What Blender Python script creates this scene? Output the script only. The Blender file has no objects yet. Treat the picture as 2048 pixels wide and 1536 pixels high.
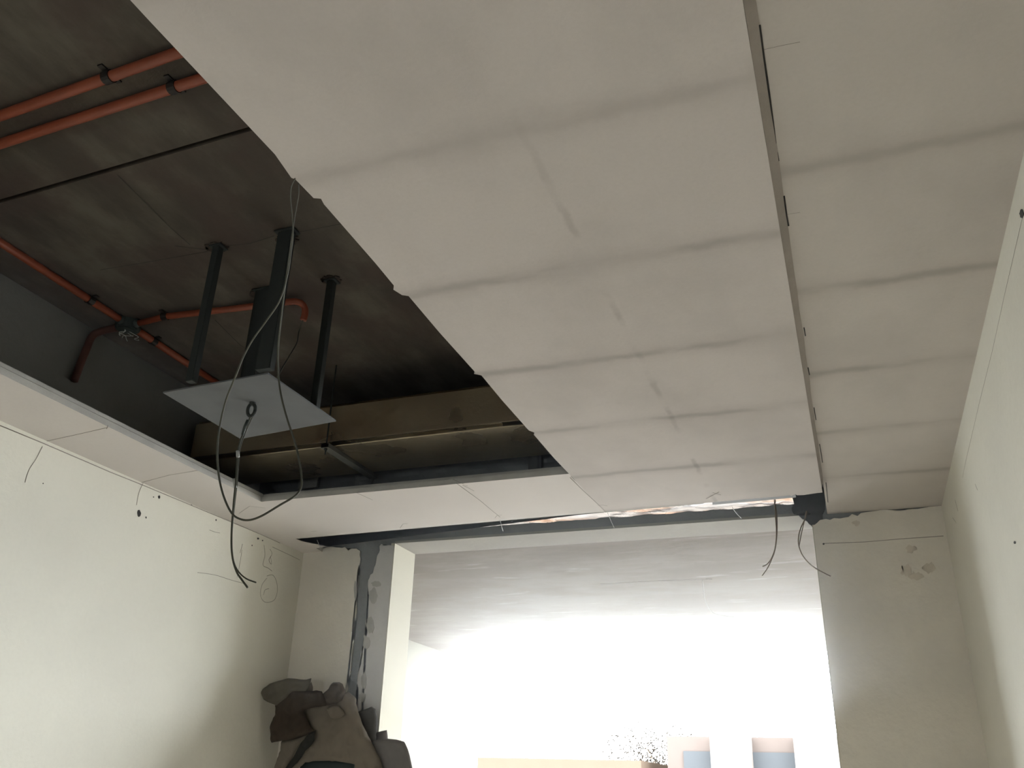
import bpy, bmesh, math, random
from mathutils import Vector, Matrix, noise

scene = bpy.context.scene
COL = scene.collection
R = math.radians

# ------------------------------------------------------------------ camera, sky, light, exposure
YBACK = -2.2
EYE = 1.5                     # eye height above the floor
FPX = 1757.66
cam_d = bpy.data.cameras.new('camera')
cam = bpy.data.objects.new('camera', cam_d)
COL.objects.link(cam)
cam.location = (0, 0, EYE)
cam.rotation_euler = (R(114.78639), R(-1.68701), R(20.34380))
cam_d.sensor_width = 36.0
cam_d.lens = 36.0 * FPX / 2048.0
cam_d.clip_start = 0.02
cam_d.clip_end = 200
scene.camera = cam

world = bpy.data.worlds.new('sky')
scene.world = world
world.use_nodes = True
wn = world.node_tree
for n in list(wn.nodes):
    wn.nodes.remove(n)
w_out = wn.nodes.new('ShaderNodeOutputWorld')
w_bg = wn.nodes.new('ShaderNodeBackground')
w_bg.inputs['Color'].default_value = (0.90, 0.96, 1.0, 1)
w_bg.inputs['Strength'].default_value = 12.5
wn.links.new(w_bg.outputs[0], w_out.inputs[0])

vs = scene.view_settings
vs.view_transform = 'Standard'
vs.look = 'None'
vs.exposure = 1.82
vs.gamma = 1.0
vs.use_curve_mapping = False
scene.cycles.max_bounces = 12
scene.cycles.diffuse_bounces = 8
scene.cycles.glossy_bounces = 4
scene.cycles.use_denoising = True
scene.cycles.sample_clamp_indirect = 8.0
scene.cycles.caustics_reflective = False


def area_light(name, loc, rot, sx, sy, power, color, portal=False):
    d = bpy.data.lights.new(name, 'AREA')
    d.shape = 'RECTANGLE'
    d.size = sx
    d.size_y = sy
    d.energy = power
    d.color = color
    if portal:
        d.cycles.is_portal = True
    o = bpy.data.objects.new(name, d)
    COL.objects.link(o)
    o.location = loc
    o.rotation_euler = rot
    return o


# sky light guided through the wide balcony opening of the far room
area_light('window_portal', (-0.1, 9.36, 1.42), (R(-90), 0, 0), 8.0, 2.75, 1, (1, 1, 1), portal=True)
area_light('window_portal', (-1.3, YBACK - 0.08, 1.45), (R(90), 0, 0), 0.6, 0.5, 1, (1, 1, 1), portal=True)  # portal for the back window added as fill
# two added lamps that brighten the far ceiling in lobes, imitating window glare
area_light('ceiling_glow_lamp', (-3.25, 9.30, EYE + 0.60), (R(-135), 0, 0), 1.3, 0.5, 12, (0.86, 0.93, 1.0))
area_light('ceiling_glow_lamp', (-0.75, 9.30, EYE + 0.60), (R(-135), 0, 0), 1.3, 0.5, 12, (0.86, 0.93, 1.0))

# ------------------------------------------------------------------ measuring helper
CM = cam.rotation_euler.to_matrix()


def P(px, py, axis, val):
    """World point where the sight line of photo pixel meets the plane axis=val (z given from eye)."""
    d = CM @ Vector((px - 1024, -(py - 768), -FPX))
    i = 'xyz'.index(axis)
    d = d * (val / d[i])
    return Vector((d.x, d.y, d.z + EYE))


# ------------------------------------------------------------------ materials
def new_mat(name):
    m = bpy.data.materials.new(name)
    m.use_nodes = True
    nt = m.node_tree
    b = nt.nodes['Principled BSDF']
    return m, nt, b


def N(nt, t, **kw):
    n = nt.nodes.new(t)
    for k, v in kw.items():
        setattr(n, k, v)
    return n


def L(nt, a, b):
    nt.links.new(a, b)


def math_n(nt, op, a, b=None, clamp=False):
    n = N(nt, 'ShaderNodeMath', operation=op, use_clamp=clamp)
    for i, v in enumerate((a, b)):
        if v is None:
            continue
        if isinstance(v, (int, float)):
            n.inputs[i].default_value = v
        else:
            L(nt, v, n.inputs[i])
    return n.outputs[0]


def mixc(nt, fac, a, b, mode='MIX'):
    n = N(nt, 'ShaderNodeMix', data_type='RGBA', blend_type=mode)
    if isinstance(fac, (int, float)):
        n.inputs[0].default_value = fac
    else:
        L(nt, fac, n.inputs[0])
    for i, v in ((6, a), (7, b)):
        if isinstance(v, tuple):
            n.inputs[i].default_value = (*v, 1)
        else:
            L(nt, v, n.inputs[i])
    return n.outputs[2]


def noise_n(nt, co, scale, detail=4, rough=0.55, mapping=None):
    n = N(nt, 'ShaderNodeTexNoise')
    n.inputs['Scale'].default_value = scale
    n.inputs['Detail'].default_value = detail
    n.inputs['Roughness'].default_value = rough
    if mapping:
        mp = N(nt, 'ShaderNodeMapping')
        mp.inputs['Scale'].default_value = mapping
        L(nt, co, mp.inputs[0])
        co = mp.outputs[0]
    L(nt, co, n.inputs['Vector'])
    return n.outputs['Fac']


def ramp(nt, fac, a, b):
    n = N(nt, 'ShaderNodeMapRange', interpolation_type='SMOOTHSTEP')
    L(nt, fac, n.inputs[0])
    n.inputs[1].default_value = a
    n.inputs[2].default_value = b
    return n.outputs[0]


def bump(nt, b, h, strength=0.2, dist=0.01):
    n = N(nt, 'ShaderNodeBump')
    n.inputs['Strength'].default_value = strength
    n.inputs['Distance'].default_value = dist
    L(nt, h, n.inputs['Height'])
    L(nt, n.outputs[0], b.inputs['Normal'])


def plaster(name, c1, c2, scale=1.3, stretch=None, spots=0.0, bmp=0.12, rough=0.92):
    m, nt, b = new_mat(name)
    tc = N(nt, 'ShaderNodeTexCoord').outputs['Object']
    f = ramp(nt, noise_n(nt, tc, scale, 6, 0.6, stretch), 0.3, 0.72)
    c = mixc(nt, f, c1, c2)
    g = noise_n(nt, tc, 60, 4, 0.6)
    c = mixc(nt, math_n(nt, 'MULTIPLY', ramp(nt, g, 0.35, 0.75), 0.10), c, tuple(v * 0.72 for v in c1))
    if spots:
        s = noise_n(nt, tc, 9, 5, 0.65)
        c = mixc(nt, math_n(nt, 'MULTIPLY', ramp(nt, s, 0.60, 0.74), spots), c, tuple(v * 0.6 for v in c1))
    L(nt, c, b.inputs['Base Color'])
    b.inputs['Roughness'].default_value = rough
    bump(nt, b, noise_n(nt, tc, 35, 6, 0.6), bmp, 0.01)
    return m


def simple(name, c, rough=0.7, metal=0.0, nscale=20, namp=0.25, bmp=0.1):
    m, nt, b = new_mat(name)
    tc = N(nt, 'ShaderNodeTexCoord').outputs['Object']
    f = ramp(nt, noise_n(nt, tc, nscale, 5), 0.3, 0.75)
    col = mixc(nt, math_n(nt, 'MULTIPLY', f, namp), c, tuple(v * 0.5 for v in c))
    L(nt, col, b.inputs['Base Color'])
    b.inputs['Roughness'].default_value = rough
    b.inputs['Metallic'].default_value = metal
    bump(nt, b, f, bmp, 0.003)
    return m


def ceiling_boards(name, base, dark, y0, pitch, xseam=None, seam_y=(0, 9)):
    """Jointed ceiling boards: soft grouted stripes across, one long seam, cloudy stains."""
    m, nt, b = new_mat(name)
    geo = N(nt, 'ShaderNodeNewGeometry').outputs['Position']
    sep = N(nt, 'ShaderNodeSeparateXYZ')
    L(nt, geo, sep.inputs[0])
    x, y = sep.outputs[0], sep.outputs[1]
    wob = noise_n(nt, geo, 3.5, 4, 0.6)
    wob2 = noise_n(nt, geo, 14, 5, 0.6)
    # wandering cross joints
    yy = math_n(nt, 'ADD', y, math_n(nt, 'MULTIPLY', math_n(nt, 'SUBTRACT', wob, 0.5), 0.045))
    yy = math_n(nt, 'ADD', yy, math_n(nt, 'MULTIPLY', math_n(nt, 'SUBTRACT', wob2, 0.5), 0.02))
    t = math_n(nt, 'DIVIDE', math_n(nt, 'SUBTRACT', yy, y0), pitch)
    fr = math_n(nt, 'ABSOLUTE', math_n(nt, 'SUBTRACT', t, math_n(nt, 'ROUND', t)))
    d = math_n(nt, 'MULTIPLY', fr, pitch)
    band = math_n(nt, 'SUBTRACT', 1.0, ramp(nt, d, 0.002, 0.036))
    wide = math_n(nt, 'SUBTRACT', 1.0, ramp(nt, d, 0.0, 0.09))
    fade = math_n(nt, 'ADD', 0.35, math_n(nt, 'MULTIPLY', ramp(nt, y, 1.2, 2.3), 0.65))
    gate = ramp(nt, noise_n(nt, geo, 2.2, 3, 0.5, (1.2, 3.0, 1.0)), 0.34, 0.60)
    st = math_n(nt, 'ADD', math_n(nt, 'MULTIPLY', math_n(nt, 'MULTIPLY', math_n(nt, 'MULTIPLY', band, gate), fade), 0.52),
                math_n(nt, 'MULTIPLY', wide, 0.20), clamp=True)
    if xseam is not None:
        xs = math_n(nt, 'ADD', x, math_n(nt, 'MULTIPLY', math_n(nt, 'SUBTRACT', wob2, 0.5), 0.03))
        dx = math_n(nt, 'ABSOLUTE', math_n(nt, 'SUBTRACT', xs, xseam))
        sb = math_n(nt, 'SUBTRACT', 1.0, ramp(nt, dx, 0.003, 0.016))
        g2 = ramp(nt, noise_n(nt, geo, 2.6, 3, 0.5, (1, 2, 1)), 0.42, 0.62)
        on = ramp(nt, y, seam_y[0], seam_y[1])
        st = math_n(nt, 'ADD', st, math_n(nt, 'MULTIPLY', math_n(nt, 'MULTIPLY', math_n(nt, 'MULTIPLY', sb, g2), on), 0.42), clamp=True)
    cloud = ramp(nt, noise_n(nt, geo, 1.7, 6, 0.6, (1.4, 1.0, 1.0)), 0.38, 0.72)
    c = mixc(nt, math_n(nt, 'MULTIPLY', cloud, 0.38), base, tuple(v * 0.70 for v in base))
    c = mixc(nt, st, c, dark)
    fine = ramp(nt, noise_n(nt, geo, 90, 4, 0.6), 0.3, 0.8)
    c = mixc(nt, math_n(nt, 'MULTIPLY', fine, 0.08), c, dark)
    L(nt, c, b.inputs['Base Color'])
    b.inputs['Roughness'].default_value = 0.90
    bump(nt, b, noise_n(nt, geo, 40, 6, 0.6), 0.10, 0.01)
    return m


M = {}
M['wall_cream'] = plaster('cream_plaster', (0.66, 0.64, 0.56), (0.61, 0.59, 0.52), 1.1, None, 0.05)
M['wall_far'] = plaster('grey_plaster', (0.76, 0.72, 0.64), (0.65, 0.615, 0.55), 1.8, None, 0.12, 0.2)
M['wall_pale'] = plaster('pale_grey_plaster', (0.58, 0.57, 0.55), (0.50, 0.49, 0.48), 2.5, None, 0.15, 0.2)
M['jamb'] = plaster('jamb_paint', (0.49, 0.465, 0.385), (0.46, 0.437, 0.363), 0.8, None, 0.0, 0.05)
M['concrete_dark'] = plaster('dark_concrete', (0.235, 0.245, 0.25), (0.18, 0.188, 0.192), 3.0, None, 0.3, 0.3)
M['concrete_cavity'] = plaster('cavity_concrete', (0.19, 0.19, 0.185), (0.15, 0.15, 0.14), 1.5, None, 0.2, 0.3)
M['boards'] = ceiling_boards('ceiling_boards', (0.60, 0.555, 0.525), (0.33, 0.30, 0.28), 1.965, 0.563, -0.54, (1.2, 1.9))
M['boards_plain'] = plaster('clean_ceiling_board', (0.66, 0.62, 0.59), (0.62, 0.58, 0.55), 1.0, None, 0.0, 0.05)
M['boards_right'] = ceiling_boards('right_ceiling_boards', (0.56, 0.52, 0.48), (0.32, 0.29, 0.26), 1.75, 0.572)
M['edge'] = plaster('board_edge', (0.44, 0.43, 0.40), (0.36, 0.35, 0.33), 6, None, 0.1, 0.3)
M['fillet'] = plaster('step_fillet', (0.40, 0.36, 0.33), (0.34, 0.31, 0.28), 4, None, 0.2, 0.4)
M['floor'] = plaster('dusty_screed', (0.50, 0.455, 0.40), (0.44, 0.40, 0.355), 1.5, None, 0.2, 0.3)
M['floor_dark'] = plaster('dark_screed', (0.20, 0.18, 0.16), (0.16, 0.145, 0.13), 1.5, None, 0.2, 0.3)  # far floor kept dark so it bounces less light upward
M['far_side'] = plaster('dark_cream', (0.20, 0.19, 0.15), (0.17, 0.16, 0.13), 1.5, None, 0.1, 0.2)  # darker cream for the far room's left wall
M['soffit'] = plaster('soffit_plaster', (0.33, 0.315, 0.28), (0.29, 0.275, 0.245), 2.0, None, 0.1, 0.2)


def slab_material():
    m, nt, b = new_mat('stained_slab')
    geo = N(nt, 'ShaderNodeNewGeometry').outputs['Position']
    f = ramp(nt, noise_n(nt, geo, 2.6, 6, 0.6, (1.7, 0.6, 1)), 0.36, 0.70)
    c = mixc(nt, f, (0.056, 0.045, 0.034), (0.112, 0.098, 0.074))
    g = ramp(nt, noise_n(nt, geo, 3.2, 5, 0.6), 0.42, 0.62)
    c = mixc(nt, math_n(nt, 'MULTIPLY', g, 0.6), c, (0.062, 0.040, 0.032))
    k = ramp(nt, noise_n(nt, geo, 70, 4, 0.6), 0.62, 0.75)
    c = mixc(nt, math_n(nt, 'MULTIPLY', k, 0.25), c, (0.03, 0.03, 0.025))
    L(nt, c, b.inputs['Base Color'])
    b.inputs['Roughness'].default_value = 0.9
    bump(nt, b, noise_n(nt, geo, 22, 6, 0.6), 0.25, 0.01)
    return m


def far_ceiling_material():
    m, nt, b = new_mat('scraped_concrete_ceiling')
    geo = N(nt, 'ShaderNodeNewGeometry').outputs['Position']
    f = ramp(nt, noise_n(nt, geo, 1.5, 6, 0.6, (0.8, 1.3, 1)), 0.38, 0.62)
    c = mixc(nt, f, (0.135, 0.11, 0.086), (0.175, 0.152, 0.126))
    g = ramp(nt, noise_n(nt, geo, 3.2, 5, 0.6, (0.6, 2.2, 1)), 0.60, 0.70)
    c = mixc(nt, math_n(nt, 'MULTIPLY', g, 0.4), c, (0.33, 0.31, 0.275))
    L(nt, c, b.inputs['Base Color'])
    b.inputs['Roughness'].default_value = 0.9
    bump(nt, b, f, 0.2, 0.01)
    return m


M['slab'] = slab_material()
M['far_ceiling'] = far_ceiling_material()
M['conduit'] = simple('orange_conduit', (0.25, 0.060, 0.027), 0.45, 0, 12, 0.35, 0.05)
M['conduit_dirty'] = simple('dusty_flexible_conduit', (0.10, 0.04, 0.03), 0.8, 0, 10, 0.4, 0.1)
M['black_steel'] = simple('black_primed_steel', (0.022, 0.026, 0.024), 0.75, 0.1, 30, 0.3, 0.05)
M['plate'] = simple('grey_primed_plate', (0.13, 0.137, 0.142), 0.7, 0.1, 6, 0.35, 0.05)
M['clip'] = simple('clip_steel', (0.04, 0.034, 0.03), 0.5, 0.6, 20, 0.3, 0.05)
M['box'] = simple('junction_box_plastic', (0.035, 0.045, 0.04), 0.6, 0, 20, 0.3, 0.05)
M['cable'] = simple('grey_cable', (0.055, 0.055, 0.038), 0.7, 0, 10, 0.3, 0.02)
M['cable_brown'] = simple('brown_cable', (0.15, 0.10, 0.06), 0.6, 0, 10, 0.3, 0.02)
M['ferrule'] = simple('pale_ferrule', (0.45, 0.45, 0.43), 0.5, 0, 10, 0.2, 0.02)
M['pencil'] = simple('pencil_mark', (0.22, 0.20, 0.17), 0.9, 0, 40, 0.5, 0.0)
M['crack'] = simple('dark_crack', (0.035, 0.033, 0.03), 1.0, 0, 40, 0.3, 0.0)
M['crack_soft'] = simple('grey_joint_line', (0.28, 0.25, 0.22), 1.0, 0, 40, 0.3, 0.0)
M['stain'] = simple('rusty_stain', (0.045, 0.032, 0.024), 1.0, 0, 40, 0.5, 0.0)
M['damp'] = simple('damp_plaster', (0.68, 0.62, 0.53), 0.95, 0, 14, 0.45, 0.1)
M['strap'] = simple('grey_steel_channel', (0.10, 0.10, 0.09), 0.6, 0.3, 10, 0.3, 0.05)


def duct_material(name, c1, c2, rough, scale, wr, metal=0.85, tint=None):
    m, nt, b = new_mat(name)
    tc = N(nt, 'ShaderNodeTexCoord').outputs['Object']
    f = ramp(nt, noise_n(nt, tc, 3.0, 4, 0.5), 0.2, 0.85)
    c = mixc(nt, f, c1, c2)
    if tint:
        tf = ramp(nt, noise_n(nt, tc, 2.2, 4, 0.6, (1, 4, 4)), 0.45, 0.62)
        c = mixc(nt, tf, c, tint)
    L(nt, c, b.inputs['Base Color'])
    b.inputs['Metallic'].default_value = metal
    r = math_n(nt, 'ADD', math_n(nt, 'MULTIPLY', f, 0.15), rough)
    L(nt, r, b.inputs['Roughness'])
    v = noise_n(nt, tc, scale, 5, 0.6)
    bump(nt, b, v, wr, 0.01)
    return m


M['duct'] = duct_material('foil_faced_duct_board', (0.50, 0.42, 0.30), (0.62, 0.54, 0.38), 0.24, 30, 0.3, 0.9)
M['foil'] = duct_material('crumpled_foil', (0.20, 0.175, 0.16), (0.31, 0.28, 0.26), 0.20, 9, 0.6, 0.95, (0.30, 0.165, 0.09))
M['foil_dull'] = duct_material('dusty_foil', (0.15, 0.16, 0.165), (0.10, 0.105, 0.11), 0.45, 14, 0.4, 0.6)

M['sack_flap'] = simple('grey_brown_paper', (0.105, 0.092, 0.066), 0.85, 0, 7, 0.35, 0.5)
M['sack_dark'] = simple('dark_brown_paper', (0.042, 0.029, 0.019), 0.9, 0, 6, 0.45, 0.6)
M['sack_mid'] = simple('brown_paper', (0.066, 0.048, 0.033), 0.9, 0, 6, 0.35, 0.5)
M['sack_pale'] = simple('dusty_beige_cloth', (0.17, 0.145, 0.115), 0.95, 0, 5, 0.30, 0.5)
M['sack_grey'] = simple('grey_board_stack', (0.085, 0.082, 0.08), 0.9, 0, 8, 0.35, 0.4)
M['sack_grey_pale'] = simple('pale_grey_board', (0.17, 0.16, 0.155), 0.9, 0, 8, 0.35, 0.4)
M['teal'] = simple('teal_tarpaulin', (0.03, 0.044, 0.044), 0.7, 0, 8, 0.35, 0.4)
M['black_cloth'] = simple('blackish_cloth', (0.018, 0.018, 0.015), 0.9, 0, 8, 0.35, 0.6)

M['render_white'] = simple('white_render', (0.075, 0.066, 0.060), 0.9, 0, 2, 0.1, 0.1)
M['render_peach'] = simple('peach_render', (0.043, 0.035, 0.031), 0.9, 0, 2, 0.1, 0.1)
M['render_orange'] = simple('orange_fascia', (0.043, 0.032, 0.024), 0.8, 0, 2, 0.1, 0.1)
M['far_glass'] = simple('dark_window_glass', (0.026, 0.0275, 0.029), 0.8, 0, 2, 0.1, 0.0)
M['foliage'] = simple('dusty_foliage', (0.020, 0.017, 0.014), 0.9, 0, 6, 0.5, 0.2)
M['ground'] = simple('pale_paving', (0.17, 0.16, 0.145), 0.95, 0, 1, 0.15, 0.1)
M['bark'] = simple('bark', (0.15, 0.11, 0.08), 0.95, 0, 10, 0.4, 0.3)
M['frame'] = simple('pale_window_frame', (0.70, 0.66, 0.50), 0.6, 0, 4, 0.1, 0.0)

for k_ in ('render_white', 'render_peach', 'render_orange', 'far_glass', 'foliage', 'bark'):
    M[k_].node_tree.nodes['Principled BSDF'].inputs['Specular IOR Level'].default_value = 0.0

# ------------------------------------------------------------------ mesh helpers
def obj(name, bm, mats, parent=None, smooth=False):
    me = bpy.data.meshes.new(name)
    bmesh.ops.recalc_face_normals(bm, faces=bm.faces)
    bm.to_mesh(me)
    bm.free()
    if not isinstance(mats, (list, tuple)):
        mats = [mats]
    for m in mats:
        me.materials.append(m)
    if smooth:
        for p in me.polygons:
            p.use_smooth = True
    o = bpy.data.objects.new(name, me)
    COL.objects.link(o)
    if parent is not None:
        o.parent = parent
        o.matrix_parent_inverse = Matrix.Translation(parent.location).inverted()
    return o


def empty(name, loc, label=None, cat=None, group=None):
    o = bpy.data.objects.new(name, None)
    o.empty_display_size = 0.1
    COL.objects.link(o)
    o.location = loc
    if label:
        tag(o, label, cat, group)
    return o


def tag(o, label, cat, group=None, kind=None):
    o['label'] = label
    o['category'] = cat
    if group:
        o['group'] = group
    if kind:
        o['kind'] = kind
    return o


def struct(o):
    o['kind'] = 'structure'
    return o


def add_box(bm, x0, x1, y0, y1, z0, z1, mat=0, bevel=0):
    r = bmesh.ops.create_cube(bm, size=1)
    vsx = r['verts']
    for v in vsx:
        v.co = Vector((x0 + (v.co.x + .5) * (x1 - x0), y0 + (v.co.y + .5) * (y1 - y0), z0 + (v.co.z + .5) * (z1 - z0)))
    fs = {f for v in vsx for f in v.link_faces}
    for f in fs:
        f.material_index = mat
    if bevel:
        es = {e for v in vsx for e in v.link_edges}
        bmesh.ops.bevel(bm, geom=list(es), offset=bevel, segments=2, affect='EDGES')


def prism(bm, pts, a, b, axis='z', mat=0, mat_side=None):
    """Extrude a closed outline between two values of an axis. pts are 2D in the other two axes."""
    def mk(p, v):
        if axis == 'z':
            return (p[0], p[1], v)
        if axis == 'y':
            return (p[0], v, p[1])
        return (v, p[0], p[1])
    va = [bm.verts.new(mk(p, a)) for p in pts]
    vb = [bm.verts.new(mk(p, b)) for p in pts]
    n = len(pts)
    caps = [bm.faces.new(va), bm.faces.new(vb[::-1])]
    for f in caps:
        f.material_index = mat
    for i in range(n):
        f = bm.faces.new((va[i], vb[i], vb[(i + 1) % n], va[(i + 1) % n]))
        f.material_index = mat if mat_side is None else mat_side
    bmesh.ops.triangulate(bm, faces=caps)


def catmull(pts, k=6):
    pts = [Vector(p) for p in pts]
    out = []
    n = len(pts)
    for i in range(n - 1):
        p0 = pts[max(i - 1, 0)]
        p1, p2 = pts[i], pts[i + 1]
        p3 = pts[min(i + 2, n - 1)]
        for j in range(k):
            t = j / k
            out.append(0.5 * ((2 * p1) + (-p0 + p2) * t + (2 * p0 - 5 * p1 + 4 * p2 - p3) * t * t + (-p0 + 3 * p1 - 3 * p2 + p3) * t ** 3))
    out.append(pts[-1])
    return out


def add_tube(bm, pts, r, seg=8, mat=0, flat=None):
    """Tube along pts; r a number or list; flat = (axis index, factor) squashes it."""
    pts = [Vector(p) for p in pts]
    n = len(pts)
    rs = r if isinstance(r, (list, tuple)) else [r] * n
    rings = []
    up = None
    for i, p in enumerate(pts):
        t = (pts[min(i + 1, n - 1)] - pts[max(i - 1, 0)]).normalized()
        if up is None:
            up = Vector((0, 0, 1)) if abs(t.z) < 0.9 else Vector((1, 0, 0))
        u = (up - t * up.dot(t))
        if u.length < 1e-4:
            u = t.orthogonal()
        u.normalize()
        up = u
        w = t.cross(u)
        ring = []
        for k in range(seg):
            a = 2 * math.pi * k / seg
            off = (u * math.cos(a) + w * math.sin(a)) * rs[i]
            if flat:
                off[flat[0]] *= flat[1]
            ring.append(bm.verts.new(p + off))
        rings.append(ring)
    for i in range(n - 1):
        for k in range(seg):
            f = bm.faces.new((rings[i][k], rings[i][(k + 1) % seg], rings[i + 1][(k + 1) % seg], rings[i + 1][k]))
            f.material_index = mat
    bm.faces.new(rings[0][::-1]).material_index = mat
    bm.faces.new(rings[-1]).material_index = mat


def tube_obj(name, pts, r, mat, parent=None, seg=8, flat=None):
    bm = bmesh.new()
    add_tube(bm, pts, r, seg, 0, flat)
    return obj(name, bm, mat, parent, True)


def ragged(pts, step=0.03, amp=0.006, seed=0, skip=()):
    """Subdivide an outline and jitter the new points along the normal; skip = edge indices kept straight."""
    rnd = random.Random(seed)
    out = []
    n = len(pts)
    for i in range(n):
        a = Vector(pts[i]).to_2d() if len(pts[i]) == 3 else Vector(pts[i])
        b = Vector(pts[(i + 1) % n])
        b = b.to_2d() if len(b) == 3 else b
        out.append(tuple(a))
        if i in skip:
            continue
        d = b - a
        k = int(d.length / step)
        nn = Vector((-d.y, d.x)).normalized() if d.length > 0 else Vector((0, 0))
        for j in range(1, k):
            q = a + d * (j / k) + nn * rnd.uniform(-amp, amp)
            out.append(tuple(q))
    return out


XL, XR, YW, YW2 = -3.135, 0.490, 4.610, 4.880
ZC = EYE + 1.300            # underside of lower boards
ZS = EYE + 1.888            # underside of slab
ZT = ZS + 0.18
YB = -2.2
XJ, XJR = -2.505, -0.115
ZH = EYE + 1.325            # head of opening
ZF = EYE + 1.345            # far room ceiling
YF = 9.30

# ------------------------------------------------------------------ near room shell
bm = bmesh.new()
add_box(bm, -4.6, 4.4, YB - .2, YW2, -0.15, 0)
struct(obj('floor', bm, M['floor']))
bm = bmesh.new()
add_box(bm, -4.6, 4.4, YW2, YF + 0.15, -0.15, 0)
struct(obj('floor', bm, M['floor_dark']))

bm = bmesh.new()
add_box(bm, XL - .12, XL, YB, YW2, 0, ZC + .012, 0)
add_box(bm, XL - .12, XL, YB, YW2, ZC + .012, ZS, 1)
wall_left = struct(obj('wall_left', bm, [M['wall_cream'], M['concrete_cavity']]))

bm = bmesh.new()
add_box(bm, XR, XR + .12, YB, YW2, 0, ZS, 0)
wall_right = struct(obj('wall_right', bm, [M['wall_cream']]))

bm = bmesh.new()
add_box(bm, XL - .12, -1.56, YB - .12, YB, 0, ZS)
add_box(bm, -1.04, XR + .12, YB - .12, YB, 0, ZS)
add_box(bm, -1.56, -1.04, YB - .12, YB, 0, 1.25)
add_box(bm, -1.56, -1.04, YB - .12, YB, 1.7, ZS)
struct(obj('wall_back', bm, M['wall_cream']))
bm = bmesh.new()
for a, b in ((-1.56, -1.52), (-1.08, -1.04)):
    add_box(bm, a, b, YB - .09, YB - .03, 1.25, 1.7)
for a, b in ((1.25, 1.29), (1.66, 1.7)):
    add_box(bm, -1.52, -1.08, YB - .09, YB - .03, a, b)
struct(obj('added_fill_window', bm, M['frame']))  # window behind the camera, added to bring in fill light

# structural slab above the ceiling, cast in two bays with an open joint
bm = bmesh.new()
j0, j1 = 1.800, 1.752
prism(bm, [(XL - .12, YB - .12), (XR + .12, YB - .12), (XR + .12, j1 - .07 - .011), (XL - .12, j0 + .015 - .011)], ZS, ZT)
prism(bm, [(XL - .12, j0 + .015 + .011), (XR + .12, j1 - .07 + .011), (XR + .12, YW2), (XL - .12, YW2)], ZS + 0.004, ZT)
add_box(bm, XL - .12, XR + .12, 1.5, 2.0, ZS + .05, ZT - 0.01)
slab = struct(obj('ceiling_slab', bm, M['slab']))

# far wall: raw concrete core with the wide opening
bm = bmesh.new()
add_box(bm, XL, XJ - .001, YW + .014, YW2, 0, ZS)
add_box(bm, XJR + .001, XR, YW + .014, YW2, 0, ZS)
add_box(bm, XJ - .001, XJR + .001, YW + .014, YW2, ZH, ZS)
wall_far = struct(obj('wall_far', bm, M['concrete_dark']))


def Pw(px, py, v=YW):
    q = P(px, py, 'y', v)
    return (q.x, q.z)


# plaster skin, left of the bare strip
pts = [(XL, 0.0), (XL, Pw(600, 1098)[1])]
pts += [Pw(*q) for q in [(612, 1092), (622, 1090), (626, 1098), (636, 1101), (646, 1097), (655, 1094), (668, 1094), (684, 1096), (690, 1094),
                         (697, 1102), (702, 1097), (713, 1097), (720, 1102), (720, 1125), (715, 1140), (716, 1165), (711, 1190), (713, 1225),
                         (708, 1250), (706, 1290), (702, 1320), (700, 1345), (694, 1362), (695, 1380), (690, 1400)]]
pts += [(pts[-1][0] - .01, 0.4), (pts[-1][0] - .01, 0.0)]
bm = bmesh.new()
prism(bm, ragged(pts, 0.018, 0.0035, 3, skip=(0, len(pts) - 1)), YW, YW + .014, 'y', 0, 1)
obj('plaster_skin', bm, [M['wall_far'], M['edge']], wall_far)
# plaster skin between the bare strip and the opening
pts = [Pw(*q) for q in [(782, 1092), (768, 1091), (763, 1088), (759, 1092), (761, 1103), (754, 1112), (752, 1124), (748, 1135), (746, 1146), (740, 1150),
                        (736, 1165), (738, 1190), (734, 1205), (736, 1222), (731, 1240), (732, 1262), (727, 1270), (728, 1290), (721, 1310),
                        (722, 1330), (716, 1345), (715, 1370), (717, 1392), (712, 1410)]]
pts[0] = (XJ, pts[0][1])
pts += [(pts[-1][0], 0.4), (pts[-1][0], 0.0), (XJ, 0.0)]
bm = bmesh.new()
prism(bm, ragged(pts, 0.015, 0.004, 4, skip=(len(pts) - 1, len(pts) - 2)), YW, YW + .0138, 'y', 0, 1)
obj('plaster_skin', bm, [M['wall_pale'], M['edge']], wall_far)
# rounded dark scrapes along the strip
for i, (cx, cy, rx, ry) in enumerate([(747, 1192, 8, 16), (741, 1250, 8, 18), (733, 1285, 7, 14), (728, 1362, 6, 17), (725, 1395, 7, 10), (752, 1168, 10, 6), (711, 1180, 3, 20)]):
    rnd = random.Random(i)
    o2 = [Pw(cx + rx * math.cos(a) * rnd.uniform(.75, 1.15), cy + ry * math.sin(a) * rnd.uniform(.8, 1.15), YW) for a in [k * math.pi / 9 for k in range(18)]]
    bm = bmesh.new()
    prism(bm, o2, YW - .0012, YW + .001, 'y')
    obj('scrape_mark', bm, M['edge'], wall_far)
# right of the opening
pts = [(XR, 0.0), (XJR, 0.0), (XJR, Pw(1626, 1052)[1])]
pts += [Pw(*q) for q in [(1634, 1046), (1640, 1040), (1652, 1038), (1660, 1040), (1668, 1036), (1680, 1037), (1690, 1035), (1697, 1034), (1704, 1028),
                         (1715, 1032), (1722, 1026), (1734, 1024), (1750, 1022), (1768, 1019), (1785, 1020), (1800, 1022), (1815, 1019), (1835, 1018), (1852, 1015), (1870, 1012)]]
pts += [(XR, ZC + .022)]
bm = bmesh.new()
prism(bm, ragged(pts, 0.02, 0.003, 5, skip=(0, 1, len(pts) - 1)), YW, YW + .014, 'y', 0, 1)
obj('plaster_skin', bm, [M['wall_far'], M['edge']], wall_far)

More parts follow.
